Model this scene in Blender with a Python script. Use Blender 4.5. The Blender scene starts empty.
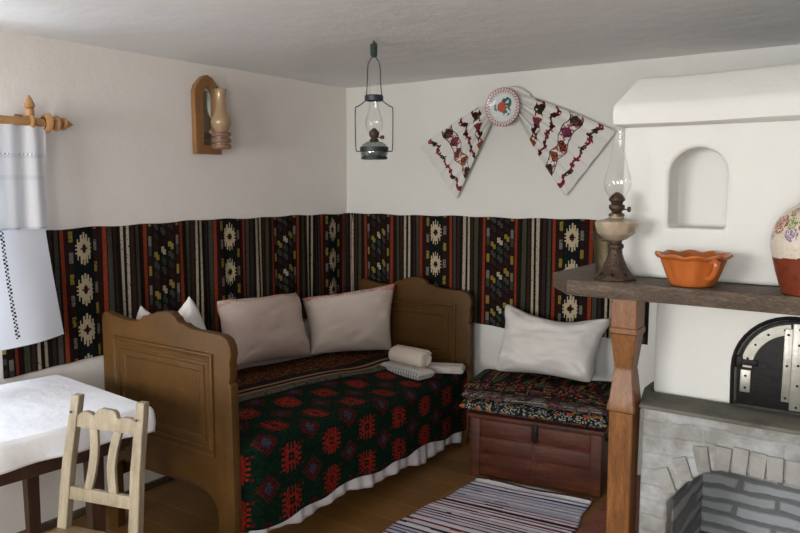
import bpy, bmesh, math, random
import numpy as np
from mathutils import Vector, Matrix, noise
SC = bpy.context.scene
COL = SC.collection
PI = math.pi
random.seed(7)

# ---------------- camera, world, lights, exposure ----------------
cd = bpy.data.cameras.new('camera'); cam = bpy.data.objects.new('camera', cd); COL.objects.link(cam)
cam.location = (3.17, -3.89, 1.55)
cam.rotation_euler = (math.radians(90-6.23), 0, math.radians(35.1))
cd.sensor_width = 36; cd.lens = 742/800*36; cd.clip_start = .02
SC.camera = cam
w = bpy.data.worlds.new('world'); SC.world = w; w.use_nodes = True
w.node_tree.nodes['Background'].inputs[0].default_value = (.70, .80, 1, 1)
w.node_tree.nodes['Background'].inputs[1].default_value = 1.2
def area(name, loc, rot, sx, sy, power, col):
    l = bpy.data.lights.new(name, 'AREA'); l.shape = 'RECTANGLE'; l.size = sx; l.size_y = sy
    l.energy = power; l.color = col
    o = bpy.data.objects.new(name, l); COL.objects.link(o); o.location = loc; o.rotation_euler = rot
    return o
# daylight coming in through the three window openings (placed just outside the panes)
area('daylight_window_left', (-.34, -2.87, 1.40), (0, math.radians(-90), 0), .95, 1.0, 48, (.78, .89, 1))
area('daylight_window_front', (1.15, -6.00, 1.45), (math.radians(90), 0, 0), 1.5, 1.1, 136, (1, .995, .965))
area('daylight_window_front_right', (3.6, -6.00, 1.45), (math.radians(90), 0, 0), 1.0, 1.1, 80, (1, .995, .97))
SC.view_settings.view_transform = 'Standard'; SC.view_settings.look = 'None'
SC.view_settings.gamma = 1; SC.view_settings.use_curve_mapping = False
SC.view_settings.exposure = 0.0

# ---------------- materials ----------------
def s2l(c):
    if isinstance(c, str):
        c = [int(c[i:i+2], 16)/255 for i in (0, 2, 4)]
    return tuple((x/12.92 if x <= .04045 else ((x+.055)/1.055)**2.4) for x in c[:3])
class NT:
    def __init__(s, name):
        s.m = bpy.data.materials.new(name); s.m.use_nodes = True
        s.n = s.m.node_tree.nodes; s.l = s.m.node_tree.links; s.b = s.n['Principled BSDF']
    def add(s, t, **kw):
        n = s.n.new(t)
        for k, v in kw.items():
            if k in n.inputs: n.inputs[k].default_value = v
            else: setattr(n, k, v)
        return n
    def coord(s, scale=(1, 1, 1), rot=(0, 0, 0)):
        c = s.add('ShaderNodeTexCoord'); mp = s.add('ShaderNodeMapping')
        mp.inputs['Scale'].default_value = scale; mp.inputs['Rotation'].default_value = rot
        s.l.new(c.outputs['Object'], mp.inputs[0]); return mp.outputs[0]
    def noise(s, vec, sc, det=4, rough=.55):
        n = s.add('ShaderNodeTexNoise'); n.inputs['Scale'].default_value = sc
        n.inputs['Detail'].default_value = det; n.inputs['Roughness'].default_value = rough
        s.l.new(vec, n.inputs['Vector']); return n.outputs['Fac']
    def ramp(s, fac, stops):
        r = s.add('ShaderNodeValToRGB'); e = r.color_ramp.elements
        while len(e) < len(stops): e.new(.5)
        for i, (p, c) in enumerate(stops): e[i].position = p; e[i].color = (*s2l(c), 1)
        s.l.new(fac, r.inputs[0]); return r.outputs[0]
    def bump(s, fac, strength, dist, prev=None):
        b = s.add('ShaderNodeBump'); b.inputs['Strength'].default_value = strength; b.inputs['Distance'].default_value = dist
        s.l.new(fac, b.inputs['Height'])
        if prev is not None: s.l.new(prev, b.inputs['Normal'])
        s.l.new(b.outputs[0], s.b.inputs['Normal']); return b.outputs[0]
    def mix(s, fac, a, b, mode='MIX'):
        m = s.add('ShaderNodeMix', data_type='RGBA', blend_type=mode)
        if isinstance(fac, (int, float)): m.inputs[0].default_value = fac
        else: s.l.new(fac, m.inputs[0])
        for i, v in ((6, a), (7, b)):
            if isinstance(v, tuple): m.inputs[i].default_value = (*v, 1)
            else: s.l.new(v, m.inputs[i])
        return m.outputs[2]
    def col(s, out): s.l.new(out, s.b.inputs['Base Color'])
def P(m, **kw):
    for k, v in kw.items(): m.b.inputs[k.replace('_', ' ')].default_value = v

def plaster(name, c0, c1, bump=.5, stain=None):
    m = NT(name); v = m.coord()
    n1 = m.noise(v, 1.3, 5); n2 = m.noise(v, 9, 5); n3 = m.noise(v, 60, 3)
    c = m.ramp(n1, [(.3, c0), (.7, c1)])
    if stain:
        f = m.ramp(m.noise(v, 6, 6, .7), [(.48, '000000'), (.66, 'ffffff')])
        c = m.mix(f, c, s2l(stain))
    m.col(c); P(m, Roughness=.92)
    b = m.bump(n2, bump, .02); m.bump(n3, .25, .003, b); return m.m
def wood(name, c0, c1, c2, rough=.5, scale=(1.2, 1.2, 14), sc=3.0, bump=.15, spec=.35, grain=.55):
    # the grain runs along the axis with the smallest scale number
    m = NT(name); v = m.coord(scale)
    n = m.noise(v, sc, 6, grain); n2 = m.noise(m.coord(tuple(q*5 for q in scale)), sc*2, 4)
    c = m.ramp(n, [(.3, c0), (.52, c1), (.72, c2)])
    c = m.mix(.35, c, m.ramp(n2, [(.3, c0), (.7, c2)]))
    m.col(c); P(m, Roughness=rough); m.b.inputs['Specular IOR Level'].default_value = spec
    m.bump(n2, bump, .004); return m.m
def plain(name, c, rough=.6, metal=0, bump=0, bsc=60, var=.12, spec=.5):
    m = NT(name); v = m.coord(); n = m.noise(v, bsc*.25, 4)
    c1 = s2l(c); a = tuple(x*(1-var) for x in c1); b = tuple(min(1, x*(1+var)) for x in c1)
    m.col(m.mix(n, a, b)); P(m, Roughness=rough, Metallic=metal); m.b.inputs['Specular IOR Level'].default_value = spec
    if bump: m.bump(m.noise(v, bsc, 3), bump, .004)
    return m.m
def cloth(name, c, c2=None, sheen=.1, bump=.25, sc=220, trans=0.0, folds=.35):
    m = NT(name); v = m.coord()
    n = m.noise(v, 3, 4); m.col(m.ramp(n, [(.3, c), (.7, c2 or c)]))
    P(m, Roughness=.9); m.b.inputs['Specular IOR Level'].default_value = .15
    b = m.bump(m.noise(v, 7, 5), folds, .012); m.bump(m.noise(v, sc, 2), bump, .0015, b)
    if trans:
        t = m.add('ShaderNodeBsdfTranslucent'); t.inputs[0].default_value = (*s2l(c), 1)
        mx = m.add('ShaderNodeMixShader'); mx.inputs[0].default_value = trans
        out = m.n['Material Output']; m.l.new(m.b.outputs[0], mx.inputs[1]); m.l.new(t.outputs[0], mx.inputs[2]); m.l.new(mx.outputs[0], out.inputs[0])
    return m.m
def woven(name, bump=.5, sc=260, rough=.92, spec=.1):
    m = NT(name); a = m.add('ShaderNodeAttribute'); a.attribute_name = 'weave'
    v = m.coord(); n = m.noise(v, sc, 2)
    m.col(m.mix(n, a.outputs['Color'], m.mix(1.0, a.outputs['Color'], (.72, .72, .72), 'MULTIPLY')))
    P(m, Roughness=rough); m.b.inputs['Specular IOR Level'].default_value = spec
    m.bump(n, bump, .003); return m.m
def glassy(name, tint=(1, 1, 1), refl=.9, base=.06, rough=.03):
    m = NT(name); t = m.add('ShaderNodeBsdfTransparent'); t.inputs[0].default_value = (*tint, 1)
    g = m.add('ShaderNodeBsdfGlossy'); g.inputs['Roughness'].default_value = rough
    lw = m.add('ShaderNodeLayerWeight'); lw.inputs[0].default_value = .35
    mr = m.add('ShaderNodeMapRange'); mr.inputs['To Min'].default_value = base; mr.inputs['To Max'].default_value = refl
    m.l.new(lw.outputs['Facing'], mr.inputs['Value'])
    pw = m.add('ShaderNodeMath', operation='POWER'); m.l.new(lw.outputs['Facing'], pw.inputs[0]); pw.inputs[1].default_value = 2.0
    m.l.new(pw.outputs[0], mr.inputs['Value'])
    mx = m.add('ShaderNodeMixShader'); m.l.new(mr.outputs[0], mx.inputs[0]); m.l.new(t.outputs[0], mx.inputs[1]); m.l.new(g.outputs[0], mx.inputs[2])
    m.l.new(mx.outputs[0], m.n['Material Output'].inputs[0]); return m.m

M = {}
M['wall'] = plaster('limewash_wall', 'd0cfc9', 'd7d6d1', .2)
M['wall_l'] = plaster('limewash_warm', 'dfd9d3', 'e6e1dc', .14)
M['ceil'] = plaster('limewash_ceiling', 'e4e3e2', 'eae9e8', .2)
M['stove'] = plaster('limewash_stove', 'd1d1cd', 'd9d9d5', .3)
M['ledge'] = plaster('grey_clay', '5c5a52', '6e6c63', .6, '45433c')
M['iron'] = plain('black_iron', '1c1a19', .55, .6, .5, 40, .4)
M['zinc'] = plain('galvanised_strap', 'a19f97', .42, .7, .25, 60, .25)
M['bed'] = wood('ochre_painted_wood', '442e0f', '503617', '5c3f1b', .5, (2, 2, 2), 2.0, .12, .22)
M['bed_edge'] = wood('brown_worn_edge', '6b4320', '8a5a2c', '9a6c3c', .5, (2, 2, 9), 3)
M['post'] = wood('carved_oak', '3a2210', '74471f', 'a06c38', .32, (14, 14, 1.6), 2.6, .7, .6, .75)
M['plank'] = wood('weathered_plank', '120d0a', '49372a', '8a7b6a', .5, (2.2, 14, 14), 3.4, .9, .4, .85)
M['chairw'] = wood('pale_bare_wood', '746956', '8f836e', 'a69b86', .6, (18, 18, 1.6), 2.2, .2)
M['seatw'] = wood('worn_seat_wood', '6e5c45', '8f7b5d', 'a8936f', .55, (3, 16, 16), 2.2, .2)
M['tablew'] = wood('dark_table_wood', '2c1d15', '3f2a1e', '50372a', .5, (12, 12, 2), 2.4)
M['chest'] = wood('red_brown_chest_wood', '241009', '4a2417', '6c3a26', .45, (1.6, 10, 12), 2.6, .5, .3, .7)
M['pine'] = wood('turned_pine', '956a3c', 'ad8152', 'bd946a', .4, (3, 3, 3), 3)
M['sconce'] = wood('varnished_wood', '6e4c2b', '8a6138', '9b7146', .4, (14, 14, 2), 2.2)
M['ringw'] = wood('reddish_turned_wood', '6f4c3a', '835d4a', '936f5a', .45, (4, 4, 4), 3)
M['linen'] = cloth('natural_linen', 'cfc0b4', 'd6c8bd')
M['linen_pink'] = cloth('pinkish_linen', 'd2bdb1', 'dac6bb')
M['white'] = cloth('white_cotton', 'c9c5c1', 'd2cecb', folds=.25)
M['white_cold'] = cloth('bright_white_cotton', 'dcdde2', 'e6e7eb', folds=.8)
M['curtain'] = cloth('white_curtain_cloth', 'dfe0e3', 'e6e7ea', trans=.35)
M['sheet'] = cloth('white_valance', 'd8d6d8', 'dedce0', folds=.6)
M['weave'] = woven('woven_wool')
M['weave_fine'] = woven('embroidered_cotton', .25, 500)
M['glaze'] = woven('painted_glaze', 0.05, 60, .22, .5)
M['mat_vase'] = woven('painted_clay', .15, 90, .38, .4)
M['terra'] = plain('glazed_terracotta', 'a85c2a', .18, 0, .2, 30, .3)
M['bronze'] = plain('tarnished_bronze', '4a3b30', .45, .55, 1.0, 120, .75)
M['brass'] = plain('old_brass', '5c533b', .42, .75, .6, 60, .35)
M['gmetal'] = plain('green_grey_metal', '2a3330', .5, .4, .3, 60, .3)
M['wire'] = plain('grey_wire', '4d504c', .5, .6)
M['blue'] = plain('blue_enamel', '1c2836', .45)
M['glass'] = glassy('clear_glass')
M['pane'] = glassy('window_pane', (1, 1, 1), .5, .03, .01)
M['milk'] = plain('milky_glass', 'a89a84', .16, .2, 0, 120, .5)
M['fontglass'] = glassy('greenish_font_glass', (.62, .67, .66), .6, .12, .08)
M['silver'] = plain('silver_ring', 'c9c3b4', .25, .9)
M['mirror'] = plain('mirror', 'c8cfcb', .12, .9)
M['string'] = plain('green_cord', '2c3d37', .9, 0, .6, 90, .4)
def amber():
    m = NT('amber_glass'); P(m, Roughness=.18); m.b.inputs['Transmission Weight'].default_value = .55
    m.b.inputs['Base Color'].default_value = (*s2l('d2b48e'), 1); return m.m
M['amber'] = amber()
def floor_mat():
    m = NT('floor_boards'); c = m.add('ShaderNodeTexCoord')
    br = m.add('ShaderNodeTexBrick'); br.offset = .37
    br.inputs['Scale'].default_value = 1; br.inputs['Brick Width'].default_value = 2.6; br.inputs['Row Height'].default_value = .165
    br.inputs['Mortar Size'].default_value = .003; br.inputs['Color1'].default_value = (*s2l('9a7647'), 1); br.inputs['Color2'].default_value = (*s2l('86632f'), 1)
    br.inputs['Mortar'].default_value = (*s2l('a8936c'), 1); br.inputs['Mortar Smooth'].default_value = .2
    m.l.new(c.outputs['Object'], br.inputs['Vector'])
    v = m.coord((1.4, 16, 1)); n = m.noise(v, 2.4, 6, .65)
    m.col(m.mix(.55, br.outputs['Color'], m.ramp(n, [(.3, '54401f'), (.55, '86673c'), (.75, 'a1845a')]), 'OVERLAY'))
    P(m, Roughness=.45); m.bump(n, .12, .003); return m.m
M['floor'] = floor_mat()
def brick(name, c1, c2, mort, w, h, ms=.012, bump=.8, wash=None, rough=.9, ax=(0, 0, 0), squash=1):
    m = NT(name); v = m.coord((1, 1, 1), ax)
    nz = m.add('ShaderNodeTexNoise'); nz.inputs['Scale'].default_value = 5; nz.inputs['Detail'].default_value = 3
    m.l.new(v, nz.inputs['Vector'])
    mv = m.add('ShaderNodeMixRGB', blend_type='LINEAR_LIGHT'); mv.inputs[0].default_value = .03
    m.l.new(v, mv.inputs[1]); m.l.new(nz.outputs['Color'], mv.inputs[2])
    br = m.add('ShaderNodeTexBrick')
    br.inputs['Scale'].default_value = 1; br.inputs['Brick Width'].default_value = w; br.inputs['Row Height'].default_value = h
    br.inputs['Mortar Size'].default_value = ms; br.inputs['Mortar Smooth'].default_value = .7
    br.inputs['Color1'].default_value = (*s2l(c1), 1); br.inputs['Color2'].default_value = (*s2l(c2), 1); br.inputs['Mortar'].default_value = (*s2l(mort), 1)
    m.l.new(mv.outputs[0], br.inputs['Vector'])
    c = br.outputs['Color']
    if wash: c = m.mix(m.ramp(m.noise(v, 7, 6, .65), [(.42, '000000'), (.62, 'ffffff')]), c, s2l(wash))
    m.col(c); P(m, Roughness=rough)
    inv = m.add('ShaderNodeMath', operation='SUBTRACT'); inv.inputs[0].default_value = 1; m.l.new(br.outputs['Fac'], inv.inputs[1])
    b = m.bump(inv.outputs[0], bump, .012); m.bump(m.noise(v, 35, 5), .6, .008, b); return m.m
M['hearth'] = brick('limewashed_brick', '868683', '7b7b76', '80807c', .23, .056, .008, .35, 'a2a5a6', ax=(math.radians(90), 0, 0))
M['hearth_in'] = brick('streaked_grey_brick', 'a0a6aa', '92999d', '6d7174', .26, .052, .014, .6, ax=(math.radians(90), 0, 0))
M['voussoir'] = plaster('limewashed_arch_brick', '898985', '9b9b98', 1.0, '7b7b76')
M['tiles'] = brick('terracotta_floor_bricks', '8a5142', '7a4538', '5a4438', .24, .12, .006, .5, rough=.6)

# ---------------- mesh helpers ----------------
def wm(o):
    m = Matrix.Identity(4)
    while o is not None:
        m = Matrix.Translation(o.location) @ o.rotation_euler.to_matrix().to_4x4() @ m; o = o.parent
    return m
def link(name, me, mat, parent=None, local=False, smooth=True, tagd=None):
    for mt in (mat if isinstance(mat, list) else [mat]): me.materials.append(mt)
    o = bpy.data.objects.new(name, me); COL.objects.link(o)
    if parent is not None:
        if not local: me.transform(wm(parent).inverted())
        o.parent = parent
    else:
        vs = np.empty(len(me.vertices)*3); me.vertices.foreach_get('co', vs); vs = vs.reshape(-1, 3)
        c = Vector(((vs[:, 0].min()+vs[:, 0].max())/2, (vs[:, 1].min()+vs[:, 1].max())/2, vs[:, 2].min()))
        me.transform(Matrix.Translation(-c)); o.location = c
    if smooth:
        me.polygons.foreach_set('use_smooth', [True]*len(me.polygons))
        try: me.set_sharp_from_angle(angle=math.radians(38))
        except Exception: pass
    if tagd: tag(o, *tagd)
    return o
def tag(o, label, cat, group=None):
    o['label'] = label; o['category'] = cat
    if group: o['group'] = group
    return o
def thing(name, label, cat, loc, rz=0, group=None):
    o = bpy.data.objects.new(name, None); COL.objects.link(o); o.location = loc; o.rotation_euler = (0, 0, rz)
    o.empty_display_size = .1; return tag(o, label, cat, group)
class B:
    """collects shapes into one mesh"""
    def __init__(s): s.bm = bmesh.new()
    def box(s, x0, x1, y0, y1, z0, z1, bev=0.0, seg=2, mi=0):
        t = bmesh.new(); bmesh.ops.create_cube(t, size=1)
        for v in t.verts: v.co = Vector(((x0+x1)/2+v.co.x*(x1-x0), (y0+y1)/2+v.co.y*(y1-y0), (z0+z1)/2+v.co.z*(z1-z0)))
        if bev: bmesh.ops.bevel(t, geom=t.edges[:], offset=bev, segments=seg, profile=.5, affect='EDGES')
        return s._m(t, mi)
    def _m(s, t, mi=0):
        for f in t.faces: f.material_index = mi
        me = bpy.data.meshes.new('t'); t.to_mesh(me); t.free(); s.bm.from_mesh(me); bpy.data.meshes.remove(me); return s
    def prism(s, pts, f0, f1, bev=0.0, seg=2, mi=0, twist=None):
        """closed outline; f0/f1 map an outline point to the two end positions"""
        t = bmesh.new(); a = [t.verts.new(f0(*p)) for p in pts]; b = [t.verts.new(f1(*p)) for p in pts]
        n = len(pts); t.faces.new(a); t.faces.new(b[::-1])
        for i in range(n): t.faces.new((a[i], b[i], b[(i+1) % n], a[(i+1) % n]))
        bmesh.ops.recalc_face_normals(t, faces=t.faces[:])
        if bev:
            eds = [e for e in t.edges if len(e.link_faces) == 2 and e.calc_face_angle(0) > .6]
            bmesh.ops.bevel(t, geom=eds, offset=bev, segments=seg, profile=.5, affect='EDGES', clamp_overlap=True)
        return s._m(t, mi)
    def loft(s, rings, cap=True, mi=0):
        t = bmesh.new(); R = [[t.verts.new(p) for p in r] for r in rings]; n = len(rings[0])
        for a, b in zip(R, R[1:]):
            for i in range(n): t.faces.new((a[i], a[(i+1) % n], b[(i+1) % n], b[i]))
        if cap:
            t.faces.new(R[0][::-1]); t.faces.new(R[-1])
        bmesh.ops.recalc_face_normals(t, faces=t.faces[:])
        return s._m(t, mi)
    def lathe(s, prof, c=(0, 0, 0), seg=32, axis='z', fl=None, mi=0, cap=False):
        """prof: (radius, height); fl(angle, r, h) may change the radius"""
        rings = []
        for r, h in prof:
            ring = []
            for i in range(seg):
                a = 2*PI*i/seg; rr = fl(a, r, h) if fl else r
                x, y = rr*math.cos(a), rr*math.sin(a)
                p = {'z': (x, y, h), 'y': (x, h, y), 'x': (h, x, y)}[axis]
                ring.append((c[0]+p[0], c[1]+p[1], c[2]+p[2]))
            rings.append(ring)
        return s.loft(rings, cap, mi)
    def tube(s, pts, r, seg=8, mi=0, closed=False):
        pts = [Vector(p) for p in pts]; rings = []; n = len(pts); up = None
        for i, p in enumerate(pts):
            if closed: d = pts[(i+1) % n]-pts[i-1]
            else: d = pts[min(i+1, n-1)]-pts[max(i-1, 0)]
            d.normalize()
            if up is None: up = Vector((0, 0, 1)) if abs(d.z) < .9 else Vector((1, 0, 0))
            a = d.cross(up).normalized(); up = a.cross(d).normalized()
            rr = r[i] if isinstance(r, (list, tuple)) else r
            rings.append([p+a*rr*math.cos(2*PI*k/seg)+up*rr*math.sin(2*PI*k/seg) for k in range(seg)])
        if closed: rings.append(rings[0])
        return s.loft(rings, not closed, mi)
    def me(s, name='mesh', doubles=False):
        if doubles: bmesh.ops.remove_doubles(s.bm, verts=s.bm.verts[:], dist=1e-5)
        m = bpy.data.meshes.new(name); s.bm.to_mesh(m); s.bm.free(); return m
def spline(pts, n=6):
    pts = [Vector(p) for p in pts]; out = []
    for i in range(len(pts)-1):
        p0 = pts[max(i-1, 0)]; p1 = pts[i]; p2 = pts[i+1]; p3 = pts[min(i+2, len(pts)-1)]
        for k in range(n):
            t = k/n; out.append(.5*((2*p1)+(p2-p0)*t+(2*p0-5*p1+4*p2-p3)*t*t+(3*p1-p0-3*p2+p3)*t**3))
    out.append(pts[-1]); return out
def part(name, bb, mat, parent=None, **kw): return link(name, bb.me(), mat, parent, **kw)
def grid(pos, nu, nv, colf=None, wrapu=False):
    """pos(u,v)->xyz over the unit square; colf(u,v)->sRGB hex for each cell"""
    co = [pos(i/nu, j/nv) for j in range(nv+1) for i in range(nu+(0 if wrapu else 1))]
    W = nu if wrapu else nu+1
    fs = [(j*W+i, j*W+(i+1) % W, (j+1)*W+(i+1) % W, (j+1)*W+i) for j in range(nv) for i in range(nu)]
    me = bpy.data.meshes.new('g'); me.from_pydata([tuple(c) for c in co], [], fs)
    if colf:
        cache = {}
        at = me.color_attributes.new('weave', 'FLOAT_COLOR', 'CORNER'); arr = np.ones((len(fs), 4, 4), dtype=np.float32)
        k = 0
        for j in range(nv):
            for i in range(nu):
                c = colf((i+.5)/nu, (j+.5)/nv)
                if c not in cache: cache[c] = s2l(c)
                arr[k, :, :3] = cache[c]; k += 1
        at.data.foreach_set('color', arr.ravel())
    me.update(); return me
def solid(o, t, off=-1):
    md = o.modifiers.new('thick', 'SOLIDIFY'); md.thickness = t; md.offset = off; return o
def smooth01(t): t = max(0, min(1, t)); return t*t*(3-2*t)
def nz(x, y, z=0): return noise.noise(Vector((x, y, z)))
def struct(name, me, mat, **kw):
    o = link(name, me, mat, **kw); o['kind'] = 'structure'; return o

# ---------------- room shell ----------------
RX, RY, H = 4.6, -5.7, 2.19
def wall_with_holes(name, fixed, axis, a0, a1, holes, mat):
    b = B(); xs = sorted(holes)
    def bx(p0, p1, z0, z1):
        if axis == 'x': b.box(p0, p1, fixed[0], fixed[1], z0, z1)
        else: b.box(fixed[0], fixed[1], p0, p1, z0, z1)
    cur = a0
    for h0, h1, z0, z1 in xs:
        bx(cur, h0, 0, H); bx(h0, h1, 0, z0); bx(h0, h1, z1, H); cur = h1
    bx(cur, a1, 0, H)
    return struct(name, b.me(), mat, smooth=False)
WL = (-3.35, -2.40, .92, 1.88)
WF = [(.4, 1.9, .9, 2.0), (3.1, 4.1, .9, 2.0)]
wall_with_holes('wall_left', (-.3, 0), 'y', RY, 0, [WL], M['wall_l'])
wall_with_holes('wall_front', (RY-.25, RY), 'x', -.3, RX+.2, WF, M['wall'])
struct('wall_back', B().box(-.3, RX+.2, 0, .25, 0, H).me(), M['wall'], smooth=False)
struct('wall_right', B().box(RX, RX+.2, RY, 0, 0, H).me(), M['wall'], smooth=False)
# lumpy limewashed ceiling
def ceil_pos(u, v):
    x = -.3+u*(RX+.5); y = RY-.25+v*(-RY+.5)
    return (x, y, H-.006*nz(x*1.1, y*1.1)-.003*nz(x*3, y*3, 5))
cm = grid(ceil_pos, 70, 90); co = struct('ceiling', cm, M['ceil'])
solid(co, .2, 1)
struct('floor', B().box(-.3, RX+.2, RY-.25, .25, -.12, 0).me(), M['floor'], smooth=False)
struct('baseboard_left', B().box(0, .02, -5.4, -.02, 0, .035, .004).me(), M['plank'])
def window(idx, axis, h0, h1, z0, z1, f):
    b = B()
    def bx(p0, p1, q0, q1):
        if axis == 'x': b.box(p0, p1, f-.03, f+.03, q0, q1, .004)
        else: b.box(f-.03, f+.03, p0, p1, q0, q1, .004)
    bx(h0, h0+.05, z0, z1); bx(h1-.05, h1, z0, z1); bx(h0+.05, h1-.05, z0, z0+.05); bx(h0+.05, h1-.05, z1-.05, z1)
    mid = (h0+h1)/2; bx(mid-.02, mid+.02, z0+.05, z1-.05)
    o = struct('window_%d' % idx, b.me(), M['white_paint'])
    p = B()
    if axis == 'x': p.box(h0+.045, h1-.045, f-.003, f+.003, z0+.045, z1-.045)
    else: p.box(f-.003, f+.003, h0+.045, h1-.045, z0+.045, z1-.045)
    part('pane', p, M['pane'], o)
M['white_paint'] = plain('white_paint', 'd8d6d0', .4)
window(1, 'y', *WL, -.2)
window(2, 'x', *WF[0], RY-.15)
window(3, 'x', *WF[1], RY-.15)
struct('floor_bricks', B().box(1.99, RX, -3.0, -.02, 0.0, .006).me(), M['tiles'], smooth=False)

# ---------------- masonry stove ----------------
def boolean(me, cutters):
    o = bpy.data.objects.new('tmp', me); COL.objects.link(o); tmp = []
    for c in cutters:
        co_ = bpy.data.objects.new('cut', c); COL.objects.link(co_); tmp.append(co_)
        md = o.modifiers.new('b', 'BOOLEAN'); md.operation = 'DIFFERENCE'; md.object = co_; md.solver = 'EXACT'
    dg = bpy.context.evaluated_depsgraph_get(); r = bpy.data.meshes.new_from_object(o.evaluated_get(dg))
    for t in tmp+[o]: bpy.data.objects.remove(t)
    return r
def bevmod(o, wdt, seg=3, ang=35):
    md = o.modifiers.new('bev', 'BEVEL'); md.width = wdt; md.segments = seg; md.limit_method = 'ANGLE'; md.angle_limit = math.radians(ang)
    md.use_clamp_overlap = True; return o
stove = thing('masonry_stove', 'whitewashed masonry stove with stepped hood, arched niche, iron oven door and brick hearth', 'stove', (3.45, -.75, 0))
SZ, LZ, FY = 1.232, .829, -1.30
def arch(cx, hw, z0, z1, n=14, flat=1.0):
    """outline (x,z) of an arched opening; z1 is the crown"""
    r = hw*flat; pts = [(cx-hw, z0), (cx+hw, z0)]
    for i in range(n+1):
        a = PI*i/n; pts.append((cx+hw*math.cos(a), z1-r+r*math.sin(a)))
    return pts
bu = B().box(2.302, RX-.01, FY, -.01, SZ, 1.76).me()
cut = B().prism(arch(2.553, .092, 1.408, 1.676), lambda x, z: (x, FY-.05, z), lambda x, z: (x, FY+.13, z)).me()
up = link('chimney_breast', boolean(bu, [cut]), M['stove'], stove); bevmod(up, .014, 4)
# hood: lip with sloping shoulders
def hood_ring(x0, y0, z, wob=0):
    pts = []
    for i in range(41):
        x = x0+(RX-.01-x0)*i/40; pts.append((x, y0+.006*nz(x*4, z*5), z+wob*nz(x*3, 7)))
    pts += [(RX-.01, -.01, z), (x0, -.01, z)]
    for i in range(1, 20): y = -.01+(y0+.01)*i/20; pts.append((x0+.004*nz(y*4, z), y, z))
    return pts
hr = [hood_ring(2.304, -1.36, 1.748), hood_ring(2.292, -1.378, 1.756, .004), hood_ring(2.290, -1.382, 1.79, .004), hood_ring(2.292, -1.378, 1.818, .006), hood_ring(2.300, -1.37, 1.828, .006),
      hood_ring(2.349, -1.305, 1.908, .008), hood_ring(2.362, -1.29, 1.918, .008), hood_ring(2.40, -1.25, 1.921, .008)]
part('hood', B().loft(hr), M['stove'], stove)
bl = B().box(2.434, RX-.01, FY+.001, -.01, LZ, SZ-.055).me()
DX, DZ, DW = 2.868, .835, .172
cut2 = B().prism(arch(DX, DW, LZ-.02, 1.130), lambda x, z: (x, FY-.05, z), lambda x, z: (x, FY+.05, z)).me()
lo = link('stove_body', boolean(bl, [cut2]), M['stove'], stove); bevmod(lo, .012, 3)
# hearth base with an arched firebox
hb = B().prism([(2.452, -1.468), (RX-.01, -1.48), (RX-.01, -.01), (2.40, -.01), (2.398, -1.25)], lambda x, y: (x, y, 0), lambda x, y: (x, y, LZ)).me()
HO = [(2.540, .22), (3.60, .22), (3.60, .60)]
for i in range(15):
    t = i/14; x = 3.4-t*(3.4-2.540)
    z = .66 if x > 2.72 else .66-.15*((2.72-x)/.18)**2.0
    HO.append((x, z))
cut3 = B().prism(HO, lambda x, z: (x, -1.60, z), lambda x, z: (x, -.98, z)).me()
he = link('hearth', boolean(hb, [cut3]), M['hearth'], stove); bevmod(he, .012, 3)
part('hearth_lining', B().box(2.541, 3.599, -.985, -.978, .221, .655).box(2.5405, 2.546, -1.40, -.985, .221, .50), M['hearth_in'], stove, smooth=False)
part('firebox_floor', B().box(2.541, 3.599, -1.47, -.985, .220, .228), M['tiles'], stove, smooth=False)
# slab of grey clay on the ledge
lb = B().prism([(2.443, -1.478), (RX-.01, -1.49), (RX-.01, -1.302), (2.436, -1.302), (2.436, -1.10), (2.392, -1.10), (2.392, -1.26)], lambda x, y: (x, y, LZ-.012), lambda x, y: (x, y, LZ+.002), .004)
part('ledge', lb, M['ledge'], stove)
# arch bricks
for i in range(18):
    x = 2.553+i*.0505
    if x < 2.70: a = .45*math.atan(2*.15*(2.72-x)/.18**2); z = .66-.15*((2.72-x)/.18)**2
    else: a = 0; z = .657
    a += random.uniform(-.06, .06); hw = .0245+random.uniform(-.002, .001); hh = .082+random.uniform(-.010, .008)
    z0 = z+(0.004 if x > 2.6 else .02); pts = [(-hw*.9, 0), (hw*.9, 0), (hw, hh), (-hw, hh)]
    def f(px, pz, yy): return (x+px*math.cos(a)-pz*math.sin(a), yy, z0+px*math.sin(a)+pz*math.cos(a))
    part('arch_brick', B().prism(pts, lambda px, pz: f(px, pz, -1.478-.003*random.random()), lambda px, pz: f(px, pz, -1.44), .005), M['voussoir'], stove)
# oven door
door = part('oven_door', B().prism(arch(DX, DW-.006, LZ+.004, 1.124, 20), lambda x, z: (x, FY+.012, z), lambda x, z: (x, FY+.03, z), .002), M['iron'], stove)
def strap_arc(cx, cz, r0, r1, a0, a1, y0, y1, n=14):
    pts = [(cx+r1*math.cos(a0+(a1-a0)*i/n), cz+r1*math.sin(a0+(a1-a0)*i/n)) for i in range(n+1)]
    pts += [(cx+r0*math.cos(a1+(a0-a1)*i/n), cz+r0*math.sin(a1+(a0-a1)*i/n)) for i in range(n+1)]
    return B().prism(pts, lambda x, z: (x, y0, z), lambda x, z: (x, y1, z), .0008, 1)
y0s, y1s = FY+.008, FY+.0125
CZ = 1.124-(DW-.006)
part('curved_strap', strap_arc(DX, CZ, .122, .156, PI*.53, PI*1.0, y0s, y1s), M['zinc'], door)
part('curved_strap', strap_arc(DX, CZ, .122, .156, PI*0.0, PI*.44, y0s, y1s), M['zinc'], door)
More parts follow.
